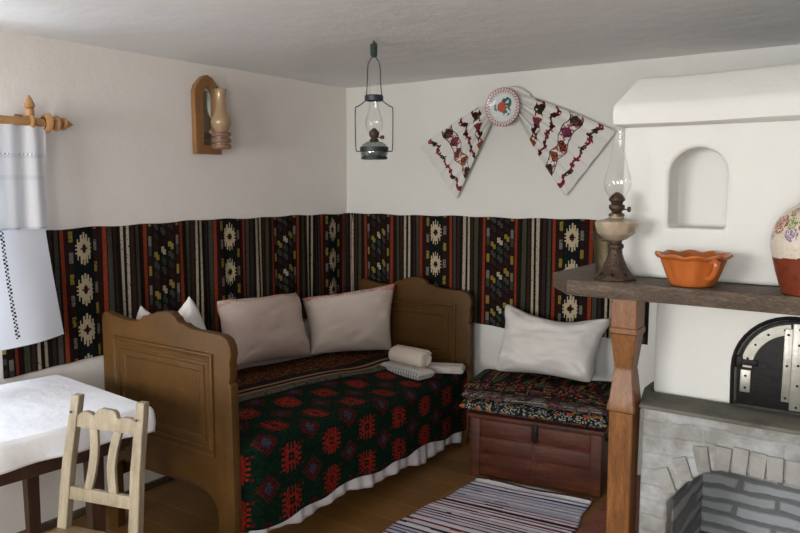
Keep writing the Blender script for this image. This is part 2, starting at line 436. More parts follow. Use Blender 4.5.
for nm, bx in (('side_strap', (DX-.156, DX-.124, .875, .950)), ('side_strap', (DX+.124, DX+.156, .875, .950)), ('centre_strap', (DX-.032, DX-.006, .862, 1.10)), ('centre_strap', (DX-.008, DX+.026, .838, 1.118))):
    dy = (-.0065 if bx[2] < .85 else -.0035) if nm == 'centre_strap' else 0
    part(nm, B().box(bx[0], bx[1], y0s+dy, y1s+dy, bx[2], bx[3], .003), M['zinc'], door)
def rivet(x, z, dy=0):
    part('rivet', B().lathe([(.0005, -.0035), (.003, -.003), (.0042, 0)], (x, y0s+dy, z), 10, 'y', cap=True), M['iron'], door)
for k in range(4):
    a = PI*(.57+.12*k); rivet(DX+.139*math.cos(a), CZ+.139*math.sin(a))
for z in (.89, .93, .9): rivet(DX-.14, z) if z != .9 else None
for z in (.875, .98, 1.08): rivet(DX-.02, z, -.0035)
for z in (.85, .92, .985, 1.05, 1.10): rivet(DX+.012, z, -.0065)
part('hinge', B().box(DX-.172, DX-.105, y0s-.003, y1s, .965, .985, .003).box(DX-.176, DX-.150, y0s-.006, y1s, .955, .995, .004), M['iron'], door)
# dark sooty frame round the oven
fr = [(DX+(DW+.006)*math.cos(PI*i/20), 1.130-DW+(DW+.006)*math.sin(PI*i/20)) for i in range(21)]
part('oven_frame', B().tube([(DX+DW+.004, FY-.002, .833)]+[(x, FY-.002, z) for x, z in fr]+[(DX-DW-.004, FY-.002, .833)], .007, 6), M['iron'], stove)

# ---------------- mantel shelf and its post ----------------
shelf = thing('mantel_shelf', 'weathered plank shelf along the stove front, held up by a carved oak post', 'shelf', (2.37, -1.46, 0))
sb = B().prism([(2.192, -1.507), (2.32, -1.509), (2.60, -1.507), (2.9, -1.513), (3.3, -1.510), (RX-.012, -1.515), (RX-.012, -1.303), (2.43, -1.303), (2.43, -.96), (2.078, -.95), (2.070, -1.345)],
               lambda x, y: (x, y, 1.178), lambda x, y: (x, y, 1.232), .004)
part('plank', sb, M['plank'], shelf)
def sq(cx, cy, w, z, ch=.004):
    h = w/2; return [(cx-h+ch, cy-h, z), (cx+h-ch, cy-h, z), (cx+h, cy-h+ch, z), (cx+h, cy+h-ch, z), (cx+h-ch, cy+h, z), (cx-h+ch, cy+h, z), (cx-h, cy+h-ch, z), (cx-h, cy-h+ch, z)]
pz = [(1.178, .088), (1.083, .088), (1.080, .094), (1.064, .094), (1.060, .086), (.948, .062), (.940, .060), (.932, .064), (.835, .084), (.815, .094), (.800, .094), (.794, .082), (.5, .078), (0, .074)]
px_, py_ = 2.386, -1.452
part('post', B().loft([sq(px_, py_, w_, z_) for z_, w_ in pz[::-1]]), M['post'], shelf)

# ---------------- kilim round the corner ----------------
C_ = dict(k='17120f', k2='1f1614', br='33201b', mr='2c1414', gr='3d3b35', ol='3f3f30', wh='a49a86', ora='7e351c', ora2='6c2c18', pu='30231f', ye='84702f', lp='6f675f', gn='2b3a33', cr='b3a488', dk='0f1210', bl='27313a')
_m = [".....c.....", "...c.c.c...", "...c.c.c...", ".c.ccccc.c.", ".c.ccccc.c.", ".ccccccccc.", "cccccdccccc", ".cccdddccc.", "cccdddddccc"]
MED = _m+_m[-2::-1]
def kilim(s, z):
    # s: metres along the walls, corner at 0; medallion bands every .885
    q = ((s-.717+.4425) % .885)-.4425; a = abs(q)          # distance from a medallion band
    s2 = s+.004*nz(s*9, z*6); n = random.random()
    if a < .098:
        if a < .052:                                       # medallions
            zz = ((z-1.262+.1) % .2)-.1
            i = int((q+.041)/.082*11); j = int((zz+.080)/.160*17)
            if 0 <= i < 11 and 0 <= j < 17 and -.041 <= q and -.080 <= zz:
                ch = MED[j][i]
                if ch == 'c': return C_['cr']
                if ch == 'd': return C_['mr']
            return C_['dk'] if n > .3 else '12201c'
        if a < .070: return [C_['lp'], C_['mr'], C_['ye'], C_['mr']][int((z+ (0 if q > 0 else .05))/.052) % 4] if n > .1 else C_['k']
        if a < .080: return C_['k2']
        return C_['mr'] if n > .2 else C_['k']
    if a < .116: return C_['ora'] if n > .25 else C_['ora2']
    if a > .345:                                           # zig zag band
        b = .4425-a; qs = (.4425-a)*(1 if q > 0 else -1)
        if b > .072:
            if b > .088: return C_['k'] if n > .3 else C_['br']
            return [C_['lp'], C_['k2'], C_['ye'], C_['mr'], C_['gr']][int(z/.05) % 5]
        for ci, cx in enumerate((-.044, 0, .044)):
            fx = qs-cx; zq = z/.05+(.5 if ci != 1 else 0); row = int(zq); fz = (zq % 1)-.5
            if (-.016 < fx < .003 and -.42 < fz < .14) or (-.003 <= fx < .016 and -.14 < fz < .42):
                return ([C_['wh'], C_['mr'], C_['gr'], C_['gn']] if ci == 1 else [C_['gr'], C_['ye'], C_['mr'], C_['pu']])[(row+ci//2) % 4]
        return C_['k']
    if .328 < a < .345: return C_['ora'] if n > .25 else C_['ora2']
    t = a-.116                                             # plain stripes .116 -> .328
    for e, c in ((.008, 'k'), (.030, 'gr'), (.040, 'k'), (.055, 'pu'), (.074, 'k'), (.078, 'br'), (.094, 'wh'), (.104, 'k'), (.110, 'k'), (.124, 'wh'), (.134, 'k2'), (.150, 'br'), (.160, 'k'), (.182, 'ol'), (.196, 'k'), (.212, 'mr')):
        if t < e: return C_[c] if n > .04 else C_['k']
    return C_['k']
S0, S1 = -2.335, 2.03
def kpos(u, v):
    s = S0+(S1-S0)*u
    top = 1.365+.002*math.sin(s*9)+.0025*math.sin(s*23+1)-(.012*smooth01((-s-1.2)/1.0))
    bot = .722+.010*math.sin(s*7+2)+(.02*smooth01((-s-1.4)/.8))
    z = bot+(top-bot)*v; off = .014+.005*math.sin(s*21)*(1-.6*v)+.004*math.sin(s*47+z*4)
    r = .05
    if s < -r: return (off, s, z)
    if s > r: return (s, -off, z)
    t = (s+r)/(2*r); a = t*PI/2; rr = r
    cx, cy = off+r*.9, -off-r*.9
    return (cx-r*.9*math.cos(a) if t < 1 else s, cy+r*.9*math.sin(a), z)
km = grid(kpos, 900, 170, lambda u, v: kilim(S0+(S1-S0)*u, .72+.645*v))
ko = link('wall_kilim', km, M['weave'], tagd=('long black kilim with stripes and cream medallions hung low round the corner', 'kilim'))
solid(ko, .006, -1)

# ---------------- bed ----------------
bed = thing('bed', 'ochre painted wooden bed with a carved panelled footboard', 'bed', (.6, -1.0, 0))
def board_outline(dz):
    top = [(.205, .950), (.213, .984), (.235, .996), (.26, .990), (.342, .977), (.40, .972), (.456, .977), (.472, .984), (.491, .991), (.503, 1.003), (.530, 1.006), (.548, 1.016), (.572, 1.015), (.588, 1.027), (.614, 1.032), (.66, 1.036), (.69, 1.033), (.70, 1.024), (.716, 1.018), (.726, 1.003), (.742, .995), (.766, .996), (.785, .986), (.83, .978), (.95, .977), (.99, .974), (1.018, .962), (1.034, .938), (1.040, .905)]
    side = [(1.030, .868), (1.034, .84), (1.030, .805), (1.022, .79), (1.036, .782), (1.038, .40)]
    leg = [(1.040, .28), (1.030, .12), (1.012, .02), (1.010, 0), (.945, 0), (.942, .10), (.945, .20), (.940, .262), (.915, .30), (.87, .328), (.80, .342), (.72, .345), (.60, .325), (.48, .325), (.40, .345), (.32, .335), (.26, .30), (.262, .26), (.262, 0), (.195, 0), (.200, .4)]
    return [(x, z+dz if z > .5 else z) for x, z in top+side+leg]
def bed_board(y0, y1, dz, name):
    o = part(name, B().prism(board_outline(dz), lambda x, z: (x, y0, z), lambda x, z: (x, y1, z), .004), M['bed'], bed)
    # moulded panel on the outward face
    for s, yy in ((-1, y0), (1, y1)):
        x0, x1, z0, z1 = .292, .940, .475, .897+dz
        def fr_(ins, prof):
            rg = []
            for d, h in prof:
                q = ins+d; yv = yy+s*h
                rg.append([(x0+q, yv, z0+q), (x1-q, yv, z0+q), (x1-q, yv, z1-q), (x0+q, yv, z1-q)])
            return B().loft(rg, False)
        part('panel_moulding', fr_(0, [(0, -.001), (.002, .009), (.010, .012), (.018, .004), (.024, .001), (.030, .006), (.036, .006), (.040, .0005)]), M['bed'], o)
        part('raised_panel', fr_(.052, [(0, -.001), (.003, .005), (.024, .006), (.030, .0015), (.034, .005), (.13, .0055)]), M['bed'], o)
    return o
bed_board(-1.985, -1.945, 0, 'footboard')
bed_board(-.135, -.095, -.045, 'headboard')
part('side_rail', B().box(.985, 1.010, -1.945, -.135, .22, .38, .004), M['bed'], bed)
part('side_rail', B().box(.19, .215, -1.945, -.135, .22, .38, .004), M['bed'], bed)
part('slat_base', B().box(.215, .985, -1.94, -.14, .30, .32), M['tablew'], bed)
def ztop(x, y): return .575-.07*smooth01((y+1.9)/1.75)-.045*smooth01((x-.55)/.48)+.006*nz(x*4, y*4)
def mat_pos(u, v):
    y = -1.935+1.79*u; a = v*2*PI
    return None
mb = B(); rings = []
for i in range(25):
    y = -1.935+1.79*i/24; r = []
    for k in range(12): x = .225+(.985-.225)*k/11; r.append((x, y, ztop(x, y)-.022-(.03 if k in (0, 11) else 0)))
    for k in range(12): x = .985-(.985-.225)*k/11; r.append((x, y, .322))
    rings.append(r)
part('mattress', mb.loft(rings), M['linen'], bed)
# white valance / sheet edge under the blanket
def xs(y): return 1.055-.05*smooth01((y+.9)/.75)
def sheetp(u, v):
    y = -1.895+1.74*u; x = xs(y)-.010-.040*(1-smooth01((y+1.941)/.12))+.010*math.sin(y*26)+.006*math.sin(y*61+1); zb = .115-.075*smooth01((y+1.5)/1.3)+.012*math.sin(y*13)
    z = .36+(zb-.36)*v; return (x-.010*(1-v) , y, z)
so = link('bed_sheet', grid(sheetp, 200, 12), M['sheet'], tagd=('white sheet edge hanging out under the green and red bedspread', 'sheet')); solid(so, .002)
_r = ["...r.r.r...", ".r.r.r.r.r.", "..rr.r.rr..", "rr.rrrrr.rr", "..rr...rr..", "rrrr.r.rrrr"]
RED = _r+_r[-2::-1]
def hem(y): return .172-.055*smooth01((y+1.0)/.8)+.010*math.sin(y*8.0)+.006*math.sin(y*19+1)
def bpath(y):
    """cross section of the bedspread: list of (x,z) from the wall side to the hem"""
    xe = xs(y)+.012-.040*(1-smooth01((y+1.941)/.10)); pts = []
    for k in range(60): x = .23+(xe-.045-.23)*k/59; pts.append((x, ztop(x, y)+.004))
    zt = pts[-1][1]
    for k in range(1, 9): a = k/8*PI/2; pts.append((xe-.045+.045*math.sin(a), zt-.045+.045*math.cos(a)))
    zz = zt-.045; h = hem(y)
    for k in range(1, 41): z = zz+(h-zz)*k/40; pts.append((xe+.006*math.sin(y*11)*(k/40)+.004*math.sin(y*29+z*7)*(k/40), z))
    return pts
_pc = {}
def bcov(u, v):
    y = -1.941+1.796*u; key = round(y, 5)
    if key not in _pc: _pc[key] = bpath(y)
    p = _pc[key]; k = min(len(p)-1, int(round(v*(len(p)-1)))); return (p[k][0], y, p[k][1])
# pattern coordinate across: distance (m) measured down from the fold edge
_len = []
p_ = bpath(-1.0); acc = 0
for i in range(len(p_)):
    if i: acc += math.hypot(p_[i][0]-p_[i-1][0], p_[i][1]-p_[i-1][1])
    _len.append(acc)
def t_at(v):
    f = v*(len(_len)-1); k = min(len(_len)-2, int(f)); return _len[k]+(_len[k+1]-_len[k])*(f-k)
T0 = _len[67]-.0
def spread_col(u, v):
    y = -1.941+1.796*u; t = t_at(v); zz = (.50-(t-_len[67])) ; n = random.random()
    G = ['0a2216', '0d2a1b', '071910'][int(n*2.99)]
    def cell(yc, zc, y, z, py, pz):
        return ((y-yc+py/2) % py)-py/2, ((z-zc+pz/2) % pz)-pz/2
    a, b = cell(-1.697, .445, y, zz, .26, .17)
    i = int((a+.060)/.120*11); j = int((b+.056)/.112*11)
    if a > -.060 and b > -.056 and i < 11 and j < 11 and RED[j][i] == 'r': return ['8e1f17', '801a15', '97281d'][int(n*2.99)]
    a, b = cell(-1.567, .360, y, zz, .26, .17)
    d = abs(a)/.066+abs(b)/.056
    if d < .42: return ['2b3b4c', '33475a', '39252f'][int(n*2.99)]
    if d < .66: return '4a1518' if n > .3 else '2c1113'
    if d < 1.0: return '5a1216' if (int(y*110)+int(zz*110)) % 2 else G
    if abs(abs(a)-.065) < .006 and abs(abs(b)-.0425) < .006: return '5a1216'
    return G
N_ = len(_len)-1
def dense(me_fn): return me_fn
def bcov2(u, v):
    y = -1.941+1.796*u; key = round(y, 5)
    if key not in _pc: _pc[key] = bpath(y)
    p = _pc[key]; f = v*N_; k = min(N_-1, int(f)); f -= k
    return (p[k][0]*(1-f)+p[k+1][0]*f, y, p[k][1]*(1-f)+p[k+1][1]*f)
bs = link('bedspread', grid(bcov2, 260, N_*2, spread_col), M['weave'], tagd=('dark green bedspread with rows of red diamond motifs covering the bed', 'bedspread'))
solid(bs, .006)
# second, dark flowered cover along the wall side of the bed
def oe(y): return .615+.035*(y+1.7)+.012*math.sin(y*7)
def ocpos(u, v):
    y = -1.925+1.78*u; x = .235+(oe(y)+.075-.235)*v+.006*math.sin(y*17)*v
    r = .006*math.exp(-((v-.80)/.04)**2)+.005*math.exp(-((v-.97)/.03)**2)
    return (x, y, ztop(x, y)+.014+r-(.008*smooth01((v-.96)/.04)))
def occol(u, v):
    n = random.random(); y = u*1.78
    if v > .985: return '2a2a26'
    if v > .88: return ['5c574c', '474338', '6a6557', '2d2b27', '3b3a36'][int(4.99*abs(nz(u*60, v*40)*1.6)) % 5]
    if v > .85: return '8a7058'
    if v > .81: return '1d1a1e' if n > .3 else '4a2016'
    if v > .79: return '96785c'
    if v > .73: return '3b1a14' if n > .4 else '171517'
    if v > .62: return '12161d' if n > .12 else '3b3020'
    k = nz(u*75, v*30); k2 = nz(u*48+9, v*18, 4)
    if k > .18: return '6a5c28' if k2 > 0 else '7c3a18'
    if k < -.20: return '6a2c1c'
    return '1a120d' if n > .3 else '2b170f'
oc = link('flowered_cover', grid(ocpos, 260, 60, occol), M['weave'], tagd=('dark brown flowered wool cover with a beige striped edge, under the bed pillows', 'blanket')); solid(oc, .006)

# ---------------- pillows ----------------
def pillow(name, TL, TR, BL, BR, thick, mat, tagd, sag=0.0, pinch=.06, colf=None, seed=0, wr=.008, blunt=.07):
    TL, TR, BL, BR = map(Vector, (TL, TR, BL, BR)); nrm = (TR-TL).cross(BL-TL).normalized()*-1
    if nrm.dot(Vector((3.17, -3.89, 1.55))-TL) < 0: nrm = -nrm
    nu, nv = 44, 34; co = []; idx = {}; fs = []; cols = []
    def pos(i, j, side):
        u = i/nu*2-1; v = j/nv*2-1
        # pull the edges in between the corners
        up_ = u*(1-pinch*(1-v*v)*abs(u)**1.5); vp = v*(1-pinch*(1-u*u)*abs(v)**1.5)
        up_ *= 1-blunt*abs(v)**9; vp *= 1-blunt*abs(u)**9
        a, b = (up_+1)/2, (vp+1)/2
        p = (TL*(1-a)+TR*a)*(1-b)+(BL*(1-a)+BR*a)*b
        h = (max(0, 1-abs(u)**3.0)*max(0, 1-abs(v)**2.8))**.5
        p = p+nrm*(side*thick*.5*h)
        wv = nz(u*1.6+seed, v*2.2, side)*wr*2.2+nz(u*3.3+seed*2, v*5, side*3)*wr
        # radial creases from the corners
        for cu, cv in ((-1, -1), (1, -1), (-1, 1), (1, 1)):
            dx, dy = u-cu, v-cv; ang = math.atan2(dy, dx); d = math.hypot(dx, dy)
            wv += wr*.7*math.sin(ang*13+seed+cu)*math.exp(-d*2.2)
        p = p+nrm*side*wv*min(1, h*3)
        if sag: p.z -= sag*(1-u*u)*max(0, (1-v)/2)**1.2
        return p
    for side in (1, -1):
        for j in range(nv+1):
            for i in range(nu+1):
                edge = i in (0, nu) or j in (0, nv)
                if side == -1 and edge: idx[(i, j, -1)] = idx[(i, j, 1)]; continue
                idx[(i, j, side)] = len(co); co.append(tuple(pos(i, j, side if not edge else 0)))
        for j in range(nv):
            for i in range(nu):
                q = [idx[(i, j, side)], idx[(i+1, j, side)], idx[(i+1, j+1, side)], idx[(i, j+1, side)]]
                fs.append(q if side == 1 else q[::-1]); cols.append((i/nu, j/nv))
    me = bpy.data.meshes.new(name); me.from_pydata(co, [], fs)
    if colf:
        at = me.color_attributes.new('weave', 'FLOAT_COLOR', 'CORNER'); arr = np.ones((len(fs), 4, 4), dtype=np.float32)
        for k, (a, b) in enumerate(cols): arr[k, :, :3] = s2l(colf(a, b))
        at.data.foreach_set('color', arr.ravel())
    bm = bmesh.new(); bm.from_mesh(me); bmesh.ops.recalc_face_normals(bm, faces=bm.faces[:]); bm.to_mesh(me); bm.free()
    o = link(name, me, mat, tagd=tagd); sd = o.modifiers.new('s', 'SUBSURF'); sd.levels = 1; sd.render_levels = 1
    return o
def pcol(base, pink, w0, w1):
    def f(a, b):
        if w0 < b < w1:
            n = nz(a*70, b*60); return pink if n > -.12 else base
        return base
    return f
M['pillow_weave'] = woven('embroidered_linen', .25, 400)
pillow('pillow', (.13, -1.27, .945), (.13, -.64, .915), (.36, -1.40, .625), (.33, -.74, .575), .20, M['pillow_weave'],
       ('plump pinkish linen pillow against the kilim, nearest the footboard of the two on the cover', 'pillow'), colf=pcol('d3bfb4', 'c9a59c', .05, .09), pinch=.085, seed=1, blunt=.02)
pillow('pillow', (.12, -.60, .875), (.525, -.165, .953), (.27, -.70, .555), (.54, -.225, .530), .20, M['pillow_weave'],
       ('linen pillow with a rose embroidered top edge, leaning in the corner by the headboard', 'pillow'), colf=pcol('cfc0b5', 'c98f88', .015, .11), pinch=.085, seed=4, blunt=.02)
pillow('pillow', (.20, -1.78, 1.0), (.49, -1.73, 1.065), (.12, -1.76, .65), (.74, -1.68, .63), .15, M['white'],
       ('white pillow mostly hidden behind the footboard, only two corners showing', 'pillow'), sag=.09, pinch=.03, seed=8, blunt=.01)
pillow('pillow', (1.232, -.10, .895), (1.885, -.09, .868), (1.255, -.265, .508), (1.83, -.245, .520), .25, M['white'],
       ('big creased white pillow propped on the chest against the back wall', 'pillow'), sag=.05, pinch=.13, seed=12, wr=.014)

# ---------------- folded cloth slabs (towels, rugs on the chest) ----------------
def slab(name, cx, cy, rz, L, D, z0, z1, colf, mat, tagd, amp=.006, seed=0, ridges=2, taper=0, overhang=0, dip=0):
    """folded textile: a rounded flat roll, with crease lines along its front edge"""
    nu, nv = 110, 56
    ca, sa = math.cos(rz), math.sin(rz); H_ = (z1-z0)
    def pos(u, v):
        s = (u-.5)*L; a = v*2*PI-PI/2
        e = min(1, (1-abs(2*u-1))*L/ (H_*.8)); e = math.sin(e*PI/2)**.6 if e < 1 else 1
        c, sn = math.cos(a), math.sin(a)
        yy = math.copysign(abs(c)**.35, c)*D/2; zz = math.copysign(abs(sn)**.8, sn)*H_/2*max(.02, e)
        fr_ = abs(c)**4
        yy += math.copysign(fr_*amp*1.2*math.cos(zz/H_*2*PI*ridges), c)+amp*nz(s*5+seed, 2)*1.5
        top = 1 if sn > 0 else 0
        zz += (amp*nz(s*4+seed, yy*5)+amp*.5*nz(s*11+seed, yy*9))*top
        if dip: zz -= dip*top*0
        s2 = s*(1-taper*abs(yy)/D)+.006*nz(zz*40+seed, yy*5)
        return (cx+s2*ca-yy*sa, cy+s2*sa+yy*ca, (z0+z1)/2+zz)
    me = grid(lambda u, v: pos(u, v), nu, nv, colf)
    o = link(name, me, mat, tagd=tagd); return o
CR = math.radians(8.6)
def lay1(u, v):   # black and white speckled with orange flowers
    n = random.random(); k = nz(u*26, v*9, 1)
    if k > .34: return 'b8492a' if k > .42 else 'a08a3e'
    if v < .14 or v > .86: return 'a9a79f' if n > .5 else '16181a'
    k2 = nz(u*80, v*46, 3)
    return ['16181a', '16181a', 'a5a49c', '23282b'][int(n*3.99)] if k2 > -.1 else ('2a2f2c' if n > .3 else '8a8a84')
def lay2(u, v):   # pale rose and grey striped
    k = (v*28+nz(u*6, v*2)*1.2) % 1; n = random.random()
    if k < .28: return 'a39a90' if n > .3 else '6f6a66'
    if k < .5: return '7a3d3a' if n > .35 else '5b5550'
    if k < .7: return '3c3b3d'
    return '24272a' if n > .3 else '746c64'
def lay3(u, v):   # black with red, green and violet flowers
    n = random.random(); k = nz(u*34, v*30, 7); k2 = nz(u*13+5, v*16, 2)
    if k > .30: return '7c261c' if n > .3 else '7e6a3c'
    if k < -.34: return '6e6242' if n > .5 else '7c2c20'
    if k2 > .22: return '2f4a36' if n > .2 else '22302a'
    if k2 < -.32: return '2b2338'
    return '15110f' if n > .2 else '2b1512'
ccx, ccy = 1.573, -.262    # chest centre
def at(dx, dy): return (ccx+dx*math.cos(CR)-dy*math.sin(CR), ccy+dx*math.sin(CR)+dy*math.cos(CR))
c1 = at(-.015, -.008); c2 = at(-.02, .016); c3 = at(-.015, .026)
slab('folded_rug', c1[0], c1[1], CR, .775, .435, .348, .415, lay1, M['weave'], ('black and white speckled rug with orange flowers, folded lowest on the chest', 'rug'), seed=1, ridges=1, amp=.009)
slab('folded_rug', c2[0], c2[1], CR, .775, .41, .411, .452, lay2, M['weave'], ('grey and rose striped rug, folded in the middle of the pile on the chest', 'rug'), seed=5, ridges=2, amp=.010)
slab('folded_rug', c3[0], c3[1], CR, .78, .38, .448, .498, lay3, M['weave'], ('black rug with red and green flowers, folded on top of the pile under the pillow', 'rug'), seed=9, ridges=1, amp=.010)

# towels on the bed
def tcol(u, v):
    a = (u*16) % 1
    if 2*abs(v-.5) < 2 and (.62 < v < .86): return '8d909c' if a < .45 else 'c9c5c2'
    return 'cdc8c0'
TZ = ztop(.85, -.42)
slab('folded_towel', .835, -.505, math.radians(-12), .33, .13, TZ+.008, TZ+.060, tcol, M['pillow_weave'], ('flat folded white towel with grey stripes, under the rolled towel on the bed', 'towel'), seed=3, amp=.006)
slab('folded_towel', .975, -.330, math.radians(25), .24, .10, TZ+.004, TZ+.050, lambda u, v: 'd0cbc3' if (v*30) % 1 > .25 or u < .7 else 'aaa69f', M['pillow_weave'], ('small white fringed towel folded beside the rolled towel, nearest the headboard', 'towel'), seed=6, amp=.006)
roll = thing('rolled_towel', 'thick rolled cream towel lying on the folded towels near the headboard', 'towel', (.82, -.42, TZ+.055))
ra = math.radians(-8); rr_ = .051
def rl(s, y, z): return (.822+s*math.cos(ra)-y*math.sin(ra), -.455+s*math.sin(ra)+y*math.cos(ra), TZ+.052+z)
rings = []
for i in range(21):
    s = (i/20-.5)*.245; e = min(1, (1-abs(2*i/20-1))*8+.80)
    rings.append([rl(s, rr_*1.15*e*math.cos(a)+.0, rr_*.93+rr_*.93*e*math.sin(a)) for a in [2*PI*k/28 for k in range(28)]])
part('roll', B().loft(rings), M['linen'], roll)
sp = [];
for k in range(70):
    a = k*.28; r = .006+.036*k/69; sp.append(rl(.124, r*1.12*math.cos(a), rr_*.93+r*.93*math.sin(a)))
part('rolled_end', B().tube(sp, .0022, 5), M['linen'], roll)
part('loose_flap', B().prism([(-.118, .0), (.126, .0), (.126, .012), (-.118, .006)], lambda s, z: rl(s, .038+z*1.2, rr_*1.45), lambda s, z: rl(s, .016+z, rr_*1.93), .001), M['linen'], roll)

# ---------------- chest ----------------
chest = thing('chest', 'low red-brown wooden chest with an iron hasp beside the bed', 'chest', (ccx, ccy, 0), CR)
hw, hd = .346, .205
def cb(*a, **k): return B().box(*a, **k)
def cp(name, b, mat, par=None): return link(name, b.me(), mat, par or chest, local=True)
cp('front_panel', cb(-hw+.045, hw-.045, -hd, -hd+.02, .012, .318, bev=.003), M['chest'])
for sx in (-1, 1):
    a, b_ = sorted((sx*hw, sx*(hw-.055)))
    cp('stile', B().box(a, b_, -hd-.006, -hd+.03, 0 if sx < 0 else .008, .32, .004), M['chest'])
    a, b_ = sorted((sx*hw, sx*(hw-.02)))
    cp('side_panel', B().box(a, b_, -hd+.03, hd, .03, .32, .003), M['chest'])
    cp('foot', B().box(min(sx*hw, sx*(hw-.05)), max(sx*hw, sx*(hw-.05)), hd-.05, hd, 0, .06, .004), M['chest'])
cp('back_panel', cb(-hw+.02, hw-.02, hd-.02, hd, .03, .32, bev=.002), M['chest'])
cp('bottom_board', cb(-hw+.02, hw-.02, -hd+.02, hd-.02, .04, .06), M['chest'])
for sx in (-1, 1):
    x0, x1 = sorted((sx*.012, sx*(hw-.055)))
    cp('upper_rail', B().box(x0, x1, -hd-.004, -hd+.01, .225, .316, .003), M['chest'])
cp('carved_band', B().box(-hw+.055, hw-.055, -hd-.0025, -hd+.01, .135, .215, .006), M['chest'])
cp('centre_stile', B().box(-.012, .012, -hd-.003, -hd+.01, .02, .316, .002), M['chest'])
cp('lid', cb(-hw-.012, hw+.012, -hd-.014, hd+.005, .322, .345, bev=.004), M['chest'])
cp('hasp', B().box(-.004, .022, -hd-.02, -hd-.014, .27, .340, .002).box(-.006, .024, -hd-.018, -hd-.002, .24, .285, .003).tube([(.009, -hd-.014, .25), (.009, -hd-.026, .245), (.009, -hd-.026, .232), (.009, -hd-.012, .232)], .003, 6), M['iron'])
hh = cp('side_handle', B().tube(spline([(hw+.002, -.11, .285), (hw+.022, -.11, .262), (hw+.026, -.05, .245), (hw+.022, .01, .262), (hw+.002, .01, .285)], 5), .006, 8).box(hw-.001, hw+.006, -.125, -.095, .27, .30, .002).box(hw-.001, hw+.006, -.005, .025, .27, .30, .002), M['iron'])

# ---------------- rag rug ----------------
rs = []; t = 0
pal = ['d2ced8', 'c0bece', 'dad7dd', 'b4b2c2', 'd0c6cc', 'c6c0cc']
acc_ = ['7a2232', '22253c', '4a2e26', '6c4234', '96343f', '2c3a66', '8a5a50', '5a2030']
while t < 2.4:
    w_ = random.uniform(.012, .036); rs.append((t, pal[random.randrange(6)])); t += w_
    w_ = random.choice((.006, .008, .011, .016)); rs.append((t, random.choice(acc_))); t += w_
    if random.random() < .4: rs.append((t, random.choice(acc_))); t += .005
from bisect import bisect_right
rk = [r[0] for r in rs]
def rugc(u, v):
    t = v*1.7+.003*nz(u*4, v*12); c = rs[max(0, bisect_right(rk, t)-1)][1]; return c
def rugp(u, v):
    x = 1.325+(.60+.09*smooth01(v/.32))*u; y = -.492-1.7*v; dy = (.075*(u-.5)*2)*1; a = math.radians(-2)
    y2 = y+dy*(1-v)*.45 + .012*math.sin(v*9)*(u-.5)
    x2 = x-.10*v*.9+.006*math.sin(v*40)+(.012*math.sin(v*13) if True else 0)
    z = .006+.016*math.exp(-((v-.022)/.012)**2)*(.6+.4*math.sin(u*9))+.006*math.exp(-((v-.06)/.012)**2)*(.5+.5*math.sin(u*7+2))+.001*math.sin(v*900)
    return (x2, y2, z)
rug = link('rag_rug', grid(rugp, 50, 340, rugc), M['weave'], tagd=('striped lilac, red and navy rag rug running from the chest across the floorboards', 'rug')); solid(rug, .004)

# ---------------- table, tablecloth, chair ----------------
TR_ = math.radians(-5); A_ = Vector((.852, -2.225, 0))
def tw(a, b, z):  # table space: a away from the wall, b towards the viewer
    return (A_.x+(a-.74)*math.cos(TR_)-(-b)*math.sin(TR_), A_.y+(a-.74)*math.sin(TR_)-b*math.cos(TR_), z)
table = thing('table', 'dark wooden table under a white cloth by the left window', 'table', (.45, -2.6, 0))
TW, TL_ = .74, .95
def tbox(a0, a1, b0, b1, z0, z1, bev=.003):
    return B().prism([(a0, b0), (a1, b0), (a1, b1), (a0, b1)], lambda a, b: tw(a, b, z0), lambda a, b: tw(a, b, z1), bev)
part('tabletop', tbox(.0, TW, 0, TL_, .705, .730), M['tablew'], table)
for a in (.05, .60):
    for b in (.15, TL_-.06):
        r0 = [tw(a+sx*.022, b+sy*.022, 0) for sx, sy in ((-1, -1), (1, -1), (1, 1), (-1, 1))]
        r1 = [tw(a+sx*.028, b+sy*.028, .70) for sx, sy in ((-1, -1), (1, -1), (1, 1), (-1, 1))]
        part('leg', B().loft([r0, r1]), M['tablew'], table)
part('apron', tbox(.08, TW-.08, .035, .055, .57, .704), M['tablew'], table)
part('apron', tbox(.08, TW-.08, TL_-.055, TL_-.035, .575, .704), M['tablew'], table)
part('apron', tbox(TW-.055, TW-.035, .08, TL_-.08, .575, .704), M['tablew'], table)
part('apron', tbox(.035, .055, .08, TL_-.08, .575, .704), M['tablew'], table)
def clothp(u, v):
    dr = .095; a = .01+u*(TW+dr-.01); b = -dr*.55+v*(TL_+dr*1.55)
    oa = max(0, a-TW); ob = (b-TL_) if b > TL_ else (b if b < 0 else 0)
    ac, bc = min(a, TW), min(max(b, 0), TL_); L = math.hypot(oa, ob)
    z = .733+.0015*nz(a*8, b*8)
    if L > 0:
        da, db = oa/L, ob/L; fold = .010*math.sin(b*24+1)*(1 if oa > 0 else 0)+.007*math.sin(a*27)*(1 if ob else 0)
        sp_ = .012*min(1, L/.02)+L*.16+fold*min(1, L/.1)
        z = .733-max(0, L-.006)*1.02 if L > .006 else .733
        return tw(ac+da*sp_, bc+db*sp_, z)
    return tw(a, b, z)
tc = link('tablecloth', grid(clothp, 90, 110), M['white_cold'], tagd=('plain white cloth draped over the table by the window', 'tablecloth')); solid(tc, .002, 1)

# chair: back frame from (.90,-2.62) to (1.165,-2.53), seat towards the viewer
chair = thing('chair', 'small bare wooden chair with two curved splats in front of the table', 'chair', (1.072, -2.585, 0), math.radians(15))
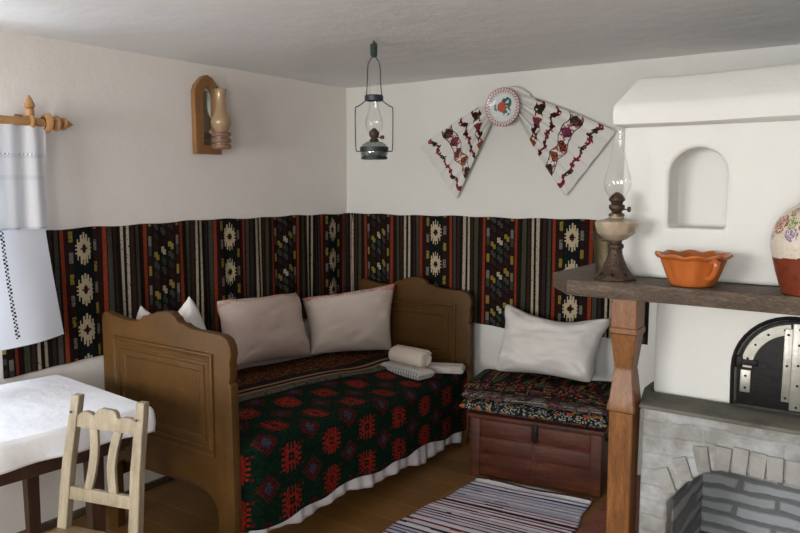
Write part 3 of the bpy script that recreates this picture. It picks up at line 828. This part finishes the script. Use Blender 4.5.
# local: x along the back, y forward = towards -y (seat), front of the chair is -y
def lc(name, b, mat, par=None): return link(name, b.me(), mat, par or chair, local=True)
def chair_post(sx):
    pts = [(0, -.02, 0), (.0, 0, .20), (0, 0, .43), (-.004*0, .03, .65), (-.010, .075, .865)]
    rings = []
    for dx, dy, z in pts:
        x = sx*(.156-.026*(z/.86)); w_ = .019 if z < .86 else .016; d = .014
        rings.append([(x-w_, dy-d, z), (x+w_, dy-d, z), (x+w_, dy+d, z), (x-w_, dy+d, z)])
    x = rings[-1]; 
    o = lc('back_post', B().loft(rings), M['chairw']); bevmod(o, .003, 2)
    lc('peg', B().lathe([(.0005, -.003), (.004, -.002), (.0045, 0)], (sx*.131, .041, .815), 10, 'y', cap=True), M['tablew'], o)
for s in (-1, 1): chair_post(s)
def yb(z): return 0 if z < .43 else .03*(z-.43)/.22 if z < .65 else .03+.045*(z-.65)/.215
tr = [(-.118, .765), (.118, .765), (.118, .800), (.105, .808), (.085, .813), (.064, .812), (.050, .806), (.043, .808), (.036, .824), (.024, .830), (-.024, .832), (-.036, .826), (-.046, .812), (-.054, .806), (-.066, .814), (-.085, .817), (-.102, .813), (-.118, .800)]
lc('top_rail', B().prism(tr, lambda x, z: (x, yb(z)-.009, z), lambda x, z: (x, yb(z)+.009, z), .002), M['chairw'])
lc('lower_rail', B().prism([(-.122, .535), (.122, .535), (.122, .575), (-.122, .575)], lambda x, z: (x, yb(z)-.009, z), lambda x, z: (x, yb(z)+.009, z), .002), M['chairw'])
for xc in (-.052, .050):
    L_, R_ = [], []; sg = 1 if xc < 0 else -1
    for k in range(15):
        t = k/14; z = .572+t*(.767-.572)
        x = xc+sg*.014*math.sin(t*PI)+sg*.002*t; L_.append((x-.016, z)); R_.append((x+.016, z))
    lc('splat', B().prism(L_+R_[::-1], lambda x, z: (x, yb(z)-.006, z), lambda x, z: (x, yb(z)+.006, z), .0015), M['chairw'])
lc('seat', B().prism([(-.158, .018), (.158, .018), (.195, -.34), (-.195, -.34)], lambda x, y: (x, y, .415), lambda x, y: (x, y, .44), .005), M['seatw'])
for s in (-1, 1):
    lc('front_leg', B().loft([sq(s*.17, -.31, .036, 0), sq(s*.165, -.30, .042, .404)]), M['chairw'])
    lc('side_stretcher', B().box(min(s*.135, s*.155), max(s*.135, s*.155), -.29, -.012, .15, .18, .003), M['chairw'])
lc('back_stretcher', B().box(-.125, .125, -.008, .010, .18, .21, .003), M['chairw'])
lc('front_apron', B().box(-.148, .148, -.310, -.292, .36, .404, .002), M['chairw'])

# ---------------- curtain and rod ----------------
rod = thing('curtain_rod', 'turned pine curtain rod with beaded finial on the left wall', 'curtain rod', (.1, -2.7, 1.82))
part('pole', B().lathe([(.0175, -3.62), (.0175, -2.135)], (.1, 0, 1.815), 20, 'y', cap=True), M['pine'], rod)
fp = [(.012, -2.152), (.033, -2.148), (.040, -2.139), (.040, -2.125), (.031, -2.117), (.015, -2.113), (.015, -2.108), (.028, -2.102), (.034, -2.091), (.030, -2.080), (.018, -2.075), (.016, -2.071), (.026, -2.065), (.028, -2.055), (.021, -2.046), (.011, -2.042), (.014, -2.035), (.009, -2.024), (.001, -2.012)]
part('finial', B().lathe(fp, (.1, 0, 1.815), 24, 'y', cap=True), M['pine'], rod)
bk = part('bracket', B().box(.0, .012, -2.222, -2.188, 1.78, 1.85, .003).box(.010, .080, -2.213, -2.197, 1.806, 1.824, .003).tube([(.1+.024*math.cos(a), -2.205, 1.815+.024*math.sin(a)) for a in [2*PI*k/20 for k in range(20)]], .009, 8, closed=True), M['pine'], rod)
part('bracket_knob', B().lathe([(.010, 1.836), (.018, 1.838), (.018, 1.866), (.012, 1.870), (.022, 1.876), (.020, 1.888), (.012, 1.906), (.006, 1.918), (.001, 1.924)], (.1, -2.205, 0), 20, cap=True), M['pine'], rod)
part('rod_ring', B().tube([(.1+.024*math.cos(a), -2.15, 1.812+.024*math.sin(a)) for a in [2*PI*k/20 for k in range(20)]], .003, 6, closed=True), M['iron'], rod)
cur = thing('curtain', 'white linen curtain with openwork bands hanging at the left window', 'curtain', (.1, -2.5, .88))
def cvp(u, v):
    y = -2.148+(-.018*v)-1.35*u*(1)+.004*math.sin(v*9); z = 1.797-v*.43
    x = .110+.012*math.sin(y*34)*(.4+.6*v)+.008*math.sin(y*71+1)
    return (x, y, z)
def cvc(u, v):
    z = v*.43
    for zc in (.125, .215):
        if abs(z-zc) < .009: return 'eceef2' if (int(u*200)+int(v*70)) % 2 else '8a909c'
    if v > .975: return 'b8bbc4'
    return 'cfd0d4'
def curtain_mat():
    m = NT('curtain_weave'); a = m.add('ShaderNodeAttribute'); a.attribute_name = 'weave'
    m.col(a.outputs['Color']); P(m, Roughness=.9); m.b.inputs['Specular IOR Level'].default_value = .1
    t = m.add('ShaderNodeBsdfTranslucent'); m.l.new(a.outputs['Color'], t.inputs[0])
    mx = m.add('ShaderNodeMixShader'); mx.inputs[0].default_value = .14
    m.l.new(m.b.outputs[0], mx.inputs[1]); m.l.new(t.outputs[0], mx.inputs[2]); m.l.new(mx.outputs[0], m.n['Material Output'].inputs[0])
    m.bump(m.noise(m.coord(), 400, 2), .2, .001); return m.m
M['curt'] = curtain_mat()
link('upper_valance', grid(cvp, 420, 90, cvc), M['curt'], cur)
def clp(u, v):
    z = 1.375-v*(.475+.035*math.sin(u*2.2)); y0 = -2.163+.055*v**1.2
    y = y0-(.62-.0*v)*u; x = .098+.008*math.sin(y*19)*v+.018*v*math.sin(u*5+1)
    return (x, y, z)
def clc(u, v):
    d = u*.62-(.186+.012*v)
    if abs(d) < .008 and v < .93: return '23252b' if (int(v*60)+int(d*125+50)) % 2 else 'c8cbd3'
    return 'cccfd8'
link('lower_curtain', grid(clp, 260, 160, clc), M['curt'], cur)

# ---------------- sconce on the left wall ----------------
sco = thing('wall_sconce', 'pointed wooden wall sconce with an amber lamp glass, on the left wall', 'wall lamp', (0, -1.19, 1.715))
oy0, oy1 = -1.285, -1.110
so_ = [(oy0, 1.717), (oy1, 1.717), (oy1, 2.045), (oy1-.012, 2.075), (-1.165, 2.118), (-1.197, 2.132), (-1.23, 2.118), (oy0+.012, 2.075), (oy0, 2.045)]
slot = [(-1.232, 1.765), (-1.150, 1.765), (-1.150, 2.03), (-1.170, 2.062), (-1.191, 2.070), (-1.212, 2.062), (-1.232, 2.03)]
bme = B().prism(so_, lambda y, z: (.002, y, z), lambda y, z: (.034, y, z)).me()
cme = B().prism(slot, lambda y, z: (.012, y, z), lambda y, z: (.05, y, z)).me()
bb = link('backboard', boolean(bme, [cme]), M['sconce'], sco); bevmod(bb, .003, 2)
part('mirror', B().prism(slot, lambda y, z: (.0115, y, z), lambda y, z: (.0145, y, z)), M['mirror'], sco)
LY, LX = -1.160, .088
part('shelf_arm', B().box(.03, LX, LY-.012, LY+.012, 1.742, 1.752, .003), M['sconce'], sco)
for z in (1.745, 1.777, 1.809): part('wooden_ring', B().lathe([(.02, z), (.046, z), (.051, z+.004), (.051, z+.018), (.046, z+.022), (.02, z+.022)], (LX, LY, 0), 28, cap=True), M['ringw'], sco)
for z in (1.767, 1.799): part('metal_ring', B().lathe([(.02, z-.001), (.044, z), (.046, z+.005), (.044, z+.010), (.02, z+.011)], (LX, LY, 0), 28, cap=True), M['silver'], sco)
part('lamp_glass', B().lathe([(.034, 1.831), (.036, 1.842), (.050, 1.862), (.055, 1.885), (.050, 1.908), (.036, 1.930), (.029, 1.955), (.027, 2.0), (.030, 2.045), (.034, 2.056), (.031, 2.057), (.025, 2.04), (.023, 2.0), (.025, 1.955), (.032, 1.930), (.046, 1.905), (.050, 1.885), (.045, 1.865), (.030, 1.842)], (LX, LY, 0), 28), M['amber'], sco)

# ---------------- hanging lamp ----------------
hl = thing('hanging_lamp', 'glass oil lamp in a wire frame hanging from the ceiling near the corner', 'lamp', (1.133, -1.199, 1.67))
ux, uy = math.cos(math.radians(35)), math.sin(math.radians(35))
def hp(a, z): return (1.137+a*ux, -1.199+a*uy, z)
part('ceiling_hook', B().tube(spline([hp(0, 2.187), hp(.004, 2.17), hp(.012, 2.155), hp(.006, 2.135), hp(-.004, 2.142)], 5), .004, 6), M['iron'], hl)
cord = []
for k in range(60): a = k*.9; cord.append((1.137+.010*math.cos(a), -1.199+.010*math.sin(a), 2.172-.050*k/59))
part('cord_knot', B().tube(cord, .007, 6), M['string'], hl)
for s in (-1, 1):
    part('frame_wire', B().tube(spline([hp(0, 2.126), hp(s*.010, 2.112), hp(s*.026, 2.080), hp(s*.030, 2.0), hp(s*.034, 1.952), hp(s*.040, 1.925), hp(s*.070, 1.902), hp(s*.083, 1.890), hp(s*.084, 1.80), hp(s*.082, 1.715), hp(s*.076, 1.703), hp(s*.055, 1.704)], 6), .0028, 6), M['wire'], hl)
part('collar', B().lathe([(.036, 1.925), (.041, 1.925), (.042, 1.945), (.038, 1.950), (.034, 1.945)], (1.137, -1.199, 0), 28), M['blue'], hl)
part('oil_font', B().lathe([(.048, 1.672), (.056, 1.675), (.061, 1.690), (.061, 1.715), (.054, 1.732), (.036, 1.744), (.018, 1.748)], (1.137, -1.199, 0), 32, cap=True), M['fontglass'], hl)
part('oil', B().lathe([(.044, 1.676), (.052, 1.680), (.056, 1.692), (.056, 1.700)], (1.137, -1.199, 0), 32, cap=True), plain('lamp_oil', '5d6b66', .2), hl)
part('font_band', B().lathe([(.0615, 1.700), (.064, 1.701), (.064, 1.722), (.0605, 1.722)], (1.137, -1.199, 0), 32), M['gmetal'], hl)
part('font_band', B().lathe([(.0500, 1.667), (.0585, 1.667), (.060, 1.676), (.056, 1.678)], (1.137, -1.199, 0), 32), M['gmetal'], hl)
part('burner', B().lathe([(.018, 1.745), (.022, 1.752), (.014, 1.760), (.022, 1.772), (.024, 1.785), (.016, 1.796), (.006, 1.805)], (1.137, -1.199, 0), 20, cap=True).tube([hp(.015, 1.765), hp(.034, 1.764)], .003, 6).lathe([(.002, 1.756), (.009, 1.758), (.009, 1.772), (.002, 1.774)], (1.137+.036*ux, -1.199+.036*uy, 0), 12, cap=True), M['bronze'], hl)
part('lamp_glass', B().lathe([(.021, 1.778), (.024, 1.785), (.036, 1.806), (.040, 1.828), (.036, 1.852), (.026, 1.880), (.021, 1.91), (.0195, 1.95), (.0195, 2.005)], (1.137, -1.199, 0), 32), M['glass'], hl)

# ---------------- embroidered towel and plate on the back wall ----------------
tex = thing('wall_towel', 'pleated white embroidered towel fanned out either side of the painted plate', 'wall towel', (1.2, -.01, 1.5))
E = dict(g='26331f', r='7c2430', d='3a1a18', o='8e4a2a', p='70334a', w='dcdad5', b='a8665e')
def emb(u, v):
    """u across the width, v from the gather (0) to the hem (1)"""
    n = random.random()
    def vine(c, amp, wdt, f):
        return abs(v-(c+amp*math.sin(u*2*PI*f))) < wdt
    if vine(.86, .016, .012, 4.5) or (vine(.86, .02, .032, 4.5) and nz(u*22, v*14, 1) > .04): 
        k = nz(u*14, 3); return E['r'] if k > -.05 else E['g']
    for c, hw_ in ((.655, .065),):
        d = v-(c+.018*math.sin(u*2*PI*2.2))
        if abs(d) < hw_:
            if abs(d) > hw_-.010: return E['d']
            seg = (u*4.6) % 1; k = nz(u*26, v*30, 2)
            if .10 < seg < .90 and abs(d) < .055*math.sin((seg-.1)/.8*PI)+.006:
                return [E['g'], E['p'], E['d'], E['o']][(int(u*4.6)+ (1 if k > .15 else 0)) % 4] if k > -.32 else E['b']
            return E['w'] if k > -.1 else E['b']
    if vine(.475, .018, .013, 3.0) or (vine(.475, .02, .032, 3.0) and nz(u*18, v*14, 5) > .02):
        return E['d'] if nz(u*12, 8) > -.05 else E['r']
    if .27 < v < .365:
        k = nz(u*13, v*22, 6)
        if k > -.10: return [E['d'], E['g'], E['o'], E['p']][int(u*7) % 4]
        if k > -.2: return E['r']
    return E['w']
def fan(anchor0, anchor1, hem0, hem1, bulge, npl, ph):
    """quad fan: anchors gather -> hem corners, with pleats fading out of the gather"""
    a0, a1, h0, h1 = [Vector(p) for p in (anchor0, anchor1, hem0, hem1)]
    def f(u, v):
        g = a0*(1-u)+a1*u; h = h0*(1-u)+h1*u; vv = v**1.0
        p = g*(1-vv)+h*vv
        mid = Vector(bulge)*math.sin(v*PI)*(1-2*u); p = p+mid
        pl = (.011+.014*(1-v)**.5)*math.sin(u*2*PI*npl+ph)+.004*math.sin(u*2*PI*npl*2.3+v*3)
        return (p.x, -.030-.5*pl*1.0-.01*math.sin(v*PI), p.z)
    return f
lf = fan((1.185, 0, 2.075), (1.115, 0, 1.935), (.615, 0, 1.790), (.872, 0, 1.470), (0, 0, .006), 3.5, .5)
o = link('left_fan', grid(lf, 110, 200, emb), M['weave_fine'], tex); solid(o, .002)
rf = fan((1.215, 0, 2.085), (1.275, 0, 1.930), (1.835, 0, 1.832), (1.565, 0, 1.492), (0, 0, .012), 4.0, 2.2)
o = link('right_fan', grid(rf, 110, 200, emb), M['weave_fine'], tex); solid(o, .002)
o = link('gathered_middle', grid(lambda u, v: (1.15+.19*u, -.018-.014*math.sin(u*PI)-.006*math.sin(v*PI*5), 2.075+.040*math.sin(u*PI)**.8-.022*u-(.13)*v), 40, 30, lambda u, v: E['w']), M['weave_fine'], tex); solid(o, .002)
plate = thing('painted_plate', 'round white plate with red zigzag rim and rose, on the back wall', 'plate', (1.178, -.05, 1.99))
pc = (1.190, 1.991)
def ppos(u, v):
    a = u*2*PI; r = .108*v; d = -.052-(.016*smooth01((v-.55)/.45))
    return (pc[0]+r*math.cos(a), d, pc[1]+r*math.sin(a))
def pcolr(u, v):
    a = u*2*PI; r = v*.108; x, z = r*math.cos(a), r*math.sin(a)
    if v > .965: return 'b06a66'
    if v > .74:
        t = (u*34) % 1; tt = abs(t-.5)*2; q = (v-.76)/.2
        if abs(q-tt) < .20: return 'a3525a'
        return 'dcdbd7'
    d = math.hypot(x+.012, z-.002)
    if d < .028: return ['b4452f', 'a33824', 'c9694d'][int(3*((d*140+nz(x*90, z*90)*.8) % 1))]
    k = nz(x*60, z*60, 3)
    if math.hypot(x-.018, (z-.024)) < .032 and k > -.15: return '2f5a50'
    if math.hypot(x-.016, (z+.022)) < .028 and k > -.02: return '3b6a5c'
    if math.hypot(x+.044, z) < .020 and k > -.1: return '6d8a85'
    return 'd9dedd'
part_pl = link('dish', grid(ppos, 204, 60, pcolr, wrapu=True), M['glaze'], plate); solid(part_pl, .005, 1)
part('plate_hook', B().tube([(1.178, -.004, 2.07), (1.178, -.045, 2.07)], .003, 6), M['iron'], plate)

# ---------------- things on the shelf ----------------
lamp = thing('table_lamp', 'tall glass oil lamp on a pierced bronze foot, at the left end of the shelf', 'lamp', (2.326, -1.418, SZ))
lx, ly = 2.326, -1.418
def L(prof, seg=40, **k): return B().lathe(prof, (lx, ly, 0), seg, **k)
foot = L([(.069, 1.2325), (.071, 1.236), (.069, 1.242), (.056, 1.254), (.042, 1.275), (.030, 1.300), (.024, 1.320), (.022, 1.335), (.027, 1.342), (.027, 1.350), (.020, 1.356), (.022, 1.366)], fl=lambda a, r, h: r*(1+.035*math.cos(a*8)*(1 if h < 1.30 else 0)), cap=True)
fo = part('lamp_foot', foot, M['bronze'], lamp)
for k in range(8):
    a = 2*PI*k/8+.2
    # pierced hearts, shown as dark recessed cut-outs
    cx_, cy_ = lx+.0565*math.cos(a), ly+.0565*math.sin(a)
    hz = B(); pts = [(0, -.008), (.007, .001), (.006, .006), (.003, .007), (0, .004), (-.003, .007), (-.006, .006), (-.007, .001)]
    def hf(p, q, d): rr2 = .0575-q*.85+d; return (lx+rr2*math.cos(a)-p*math.sin(a), ly+rr2*math.sin(a)+p*math.cos(a), 1.252+q)
    part('pierced_heart', hz.prism(pts, lambda p, q: hf(p, q, .0015), lambda p, q: hf(p, q, -.004)), M['iron'], fo)
part('oil_font', L([(.022, 1.364), (.036, 1.370), (.054, 1.384), (.063, 1.392), (.0705, 1.420), (.071, 1.427), (.066, 1.432), (.045, 1.436), (.026, 1.442), (.022, 1.448)], fl=lambda a, r, h: r*(1+(.03*math.cos(a*10) if 1.38 < h < 1.43 else 0)), cap=True), M['milk'], lamp)
part('font_rim', L([(.018, 1.446), (.026, 1.447), (.026, 1.455), (.018, 1.458)], cap=True), M['brass'], lamp)
part('burner', L([(.018, 1.450), (.020, 1.456), (.015, 1.462), (.022, 1.468), (.026, 1.474), (.026, 1.484), (.018, 1.488), (.021, 1.496), (.027, 1.500), (.027, 1.506), (.020, 1.516), (.008, 1.526)], cap=True), M['bronze'], lamp)
part('wick_knob', B().tube([(lx+.012, ly, 1.470), (lx+.034, ly+.016, 1.470)], .0025, 6).lathe([(.002, -.004), (.009, -.004), (.009, .004), (.002, .004)], (lx+.036, ly+.018, 1.470), 12, 'x', cap=True), M['bronze'], lamp)
part('lamp_glass', L([(.024, 1.504), (.028, 1.515), (.039, 1.532), (.045, 1.553), (.043, 1.575), (.035, 1.603), (.027, 1.635), (.021, 1.67), (.0175, 1.71), (.0175, 1.745)]), M['glass'], lamp)
part('flame_cap', L([(.018, 1.507), (.013, 1.519), (.005, 1.528)], cap=True), M['brass'], lamp)

mx_, my_ = 2.230, -1.215
mug = thing('brass_mug', 'dull brass mug standing behind the table lamp on the shelf end', 'mug', (mx_, my_, SZ))
part('body', B().lathe([(.040, 1.2325), (.044, 1.238), (.045, 1.26), (.050, 1.30), (.055, 1.345), (.061, 1.372), (.064, 1.378), (.060, 1.378), (.052, 1.345), (.046, 1.29), (.04, 1.245)], (mx_, my_, 0), 36, cap=True), M['brass'], mug)
part('rim_band', B().lathe([(.0560, 1.350), (.0585, 1.352), (.060, 1.362), (.0585, 1.364)], (mx_, my_, 0), 36), M['bronze'], mug)

bx_, by_ = 2.580, -1.426
bowl = thing('fluted_bowl', 'orange glazed clay bowl with fluted sides and loop handles on the shelf', 'bowl', (bx_, by_, SZ))
NF = 10
def bfl(a, r, h):
    t = (h-1.2325)/.1; return r*(1+.036*math.cos(a*NF)*min(1, max(0, (t-.05)*4))*(1-.25*t))
bprof = [(r_*1.04, h_) for r_, h_ in [(.058, 1.2325), (.064, 1.236), (.070, 1.246), (.079, 1.27), (.088, 1.295), (.097, 1.318), (.108, 1.324), (.112, 1.329), (.110, 1.335), (.100, 1.334), (.092, 1.318), (.082, 1.295), (.072, 1.268), (.062, 1.25), (.03, 1.246)]]
bm_ = B().lathe(bprof, (bx_, by_, 0), 120, fl=bfl, cap=True)
for v in bm_.bm.verts:
    a = math.atan2(v.co.y-by_, v.co.x-bx_); t = smooth01((v.co.z-1.305)/.025); v.co.z += .0032*t*math.cos(a*NF)
part('body', bm_, M['terra'], bowl)
def handle(ang):
    ca, sa = math.cos(ang), math.sin(ang)
    def q(r, t, z): return (bx_+r*ca-t*sa, by_+r*sa+t*ca, z)
    return B().tube(spline([q(.100, 0, 1.314), q(.116, 0, 1.320), q(.124, 0, 1.308), q(.116, 0, 1.284), q(.098, 0, 1.268), q(.078, 0, 1.264)], 6), .0095, 10)
part('handle', handle(math.radians(-44)), M['terra'], bowl)
part('handle', handle(math.radians(136)), M['terra'], bowl)

vx, vy = 2.926, -1.430
vase = thing('painted_vase', 'white glazed clay vase with flowers and bare terracotta base on the shelf', 'vase', (vx, vy, SZ))
vp = [(.0, 1.2325), (.084, 1.2325), (.088, 1.236), (.096, 1.26), (.108, 1.30), (.118, 1.343), (.124, 1.375), (.124, 1.40), (.117, 1.43), (.103, 1.455), (.084, 1.478), (.062, 1.492), (.048, 1.505), (.042, 1.52), (.040, 1.55), (.046, 1.575), (.052, 1.585), (.046, 1.585), (.036, 1.55)]
ac = [0]
for i in range(1, len(vp)): ac.append(ac[-1]+math.hypot(vp[i][0]-vp[i-1][0], vp[i][1]-vp[i-1][1]))
def vprof(v):
    t = v*ac[-1]
    for i in range(1, len(ac)):
        if t <= ac[i]+1e-9:
            f = (t-ac[i-1])/max(1e-9, ac[i]-ac[i-1]); return (vp[i-1][0]*(1-f)+vp[i][0]*f, vp[i-1][1]*(1-f)+vp[i][1]*f)
    return vp[-1]
def vpos(u, v): r, z = vprof(v); a = u*2*PI; return (vx+r*math.cos(a), vy+r*math.sin(a), z)
fl_ = [(-2.5, 1.438, .030, '9a4f3c'), (-2.12, 1.444, .018, '6f8a3a'), (-2.06, 1.412, .022, '857090'), (-2.25, 1.474, .014, '8a4a3c'), (-2.72, 1.405, .016, '9a8a98'), (-2.78, 1.448, .014, '7d8a50'), (-1.7, 1.44, .028, '9a4f3c'), (-1.3, 1.43, .02, '6f8a3a'), (-3.3, 1.44, .024, '857090')]
def vcol(u, v):
    r, z = vprof(v); a = u*2*PI-2*PI
    if z < 1.343+.003*math.sin(a*3): return '76351f' if nz(u*30, v*30) > -.3 else '6a2f1b'
    k = nz(u*110, v*60, 2)
    for a0, z0, rad, c in fl_:
        for aa in (a, a+2*PI):
            d = math.hypot((aa-a0)*r, z-z0)
            if d < rad and (k > -.15 or d < rad*.4) and ((d/rad*3) % 1 < .72): return c
    if abs(z-1.41-.012*math.sin(a*7)) < .003 and k > .0: return 'b9a792'
    return 'd3c9b8' if k > -.45 else 'beb19d'
link('body', grid(vpos, 240, 150, vcol, wrapu=True), M['mat_vase'], vase)
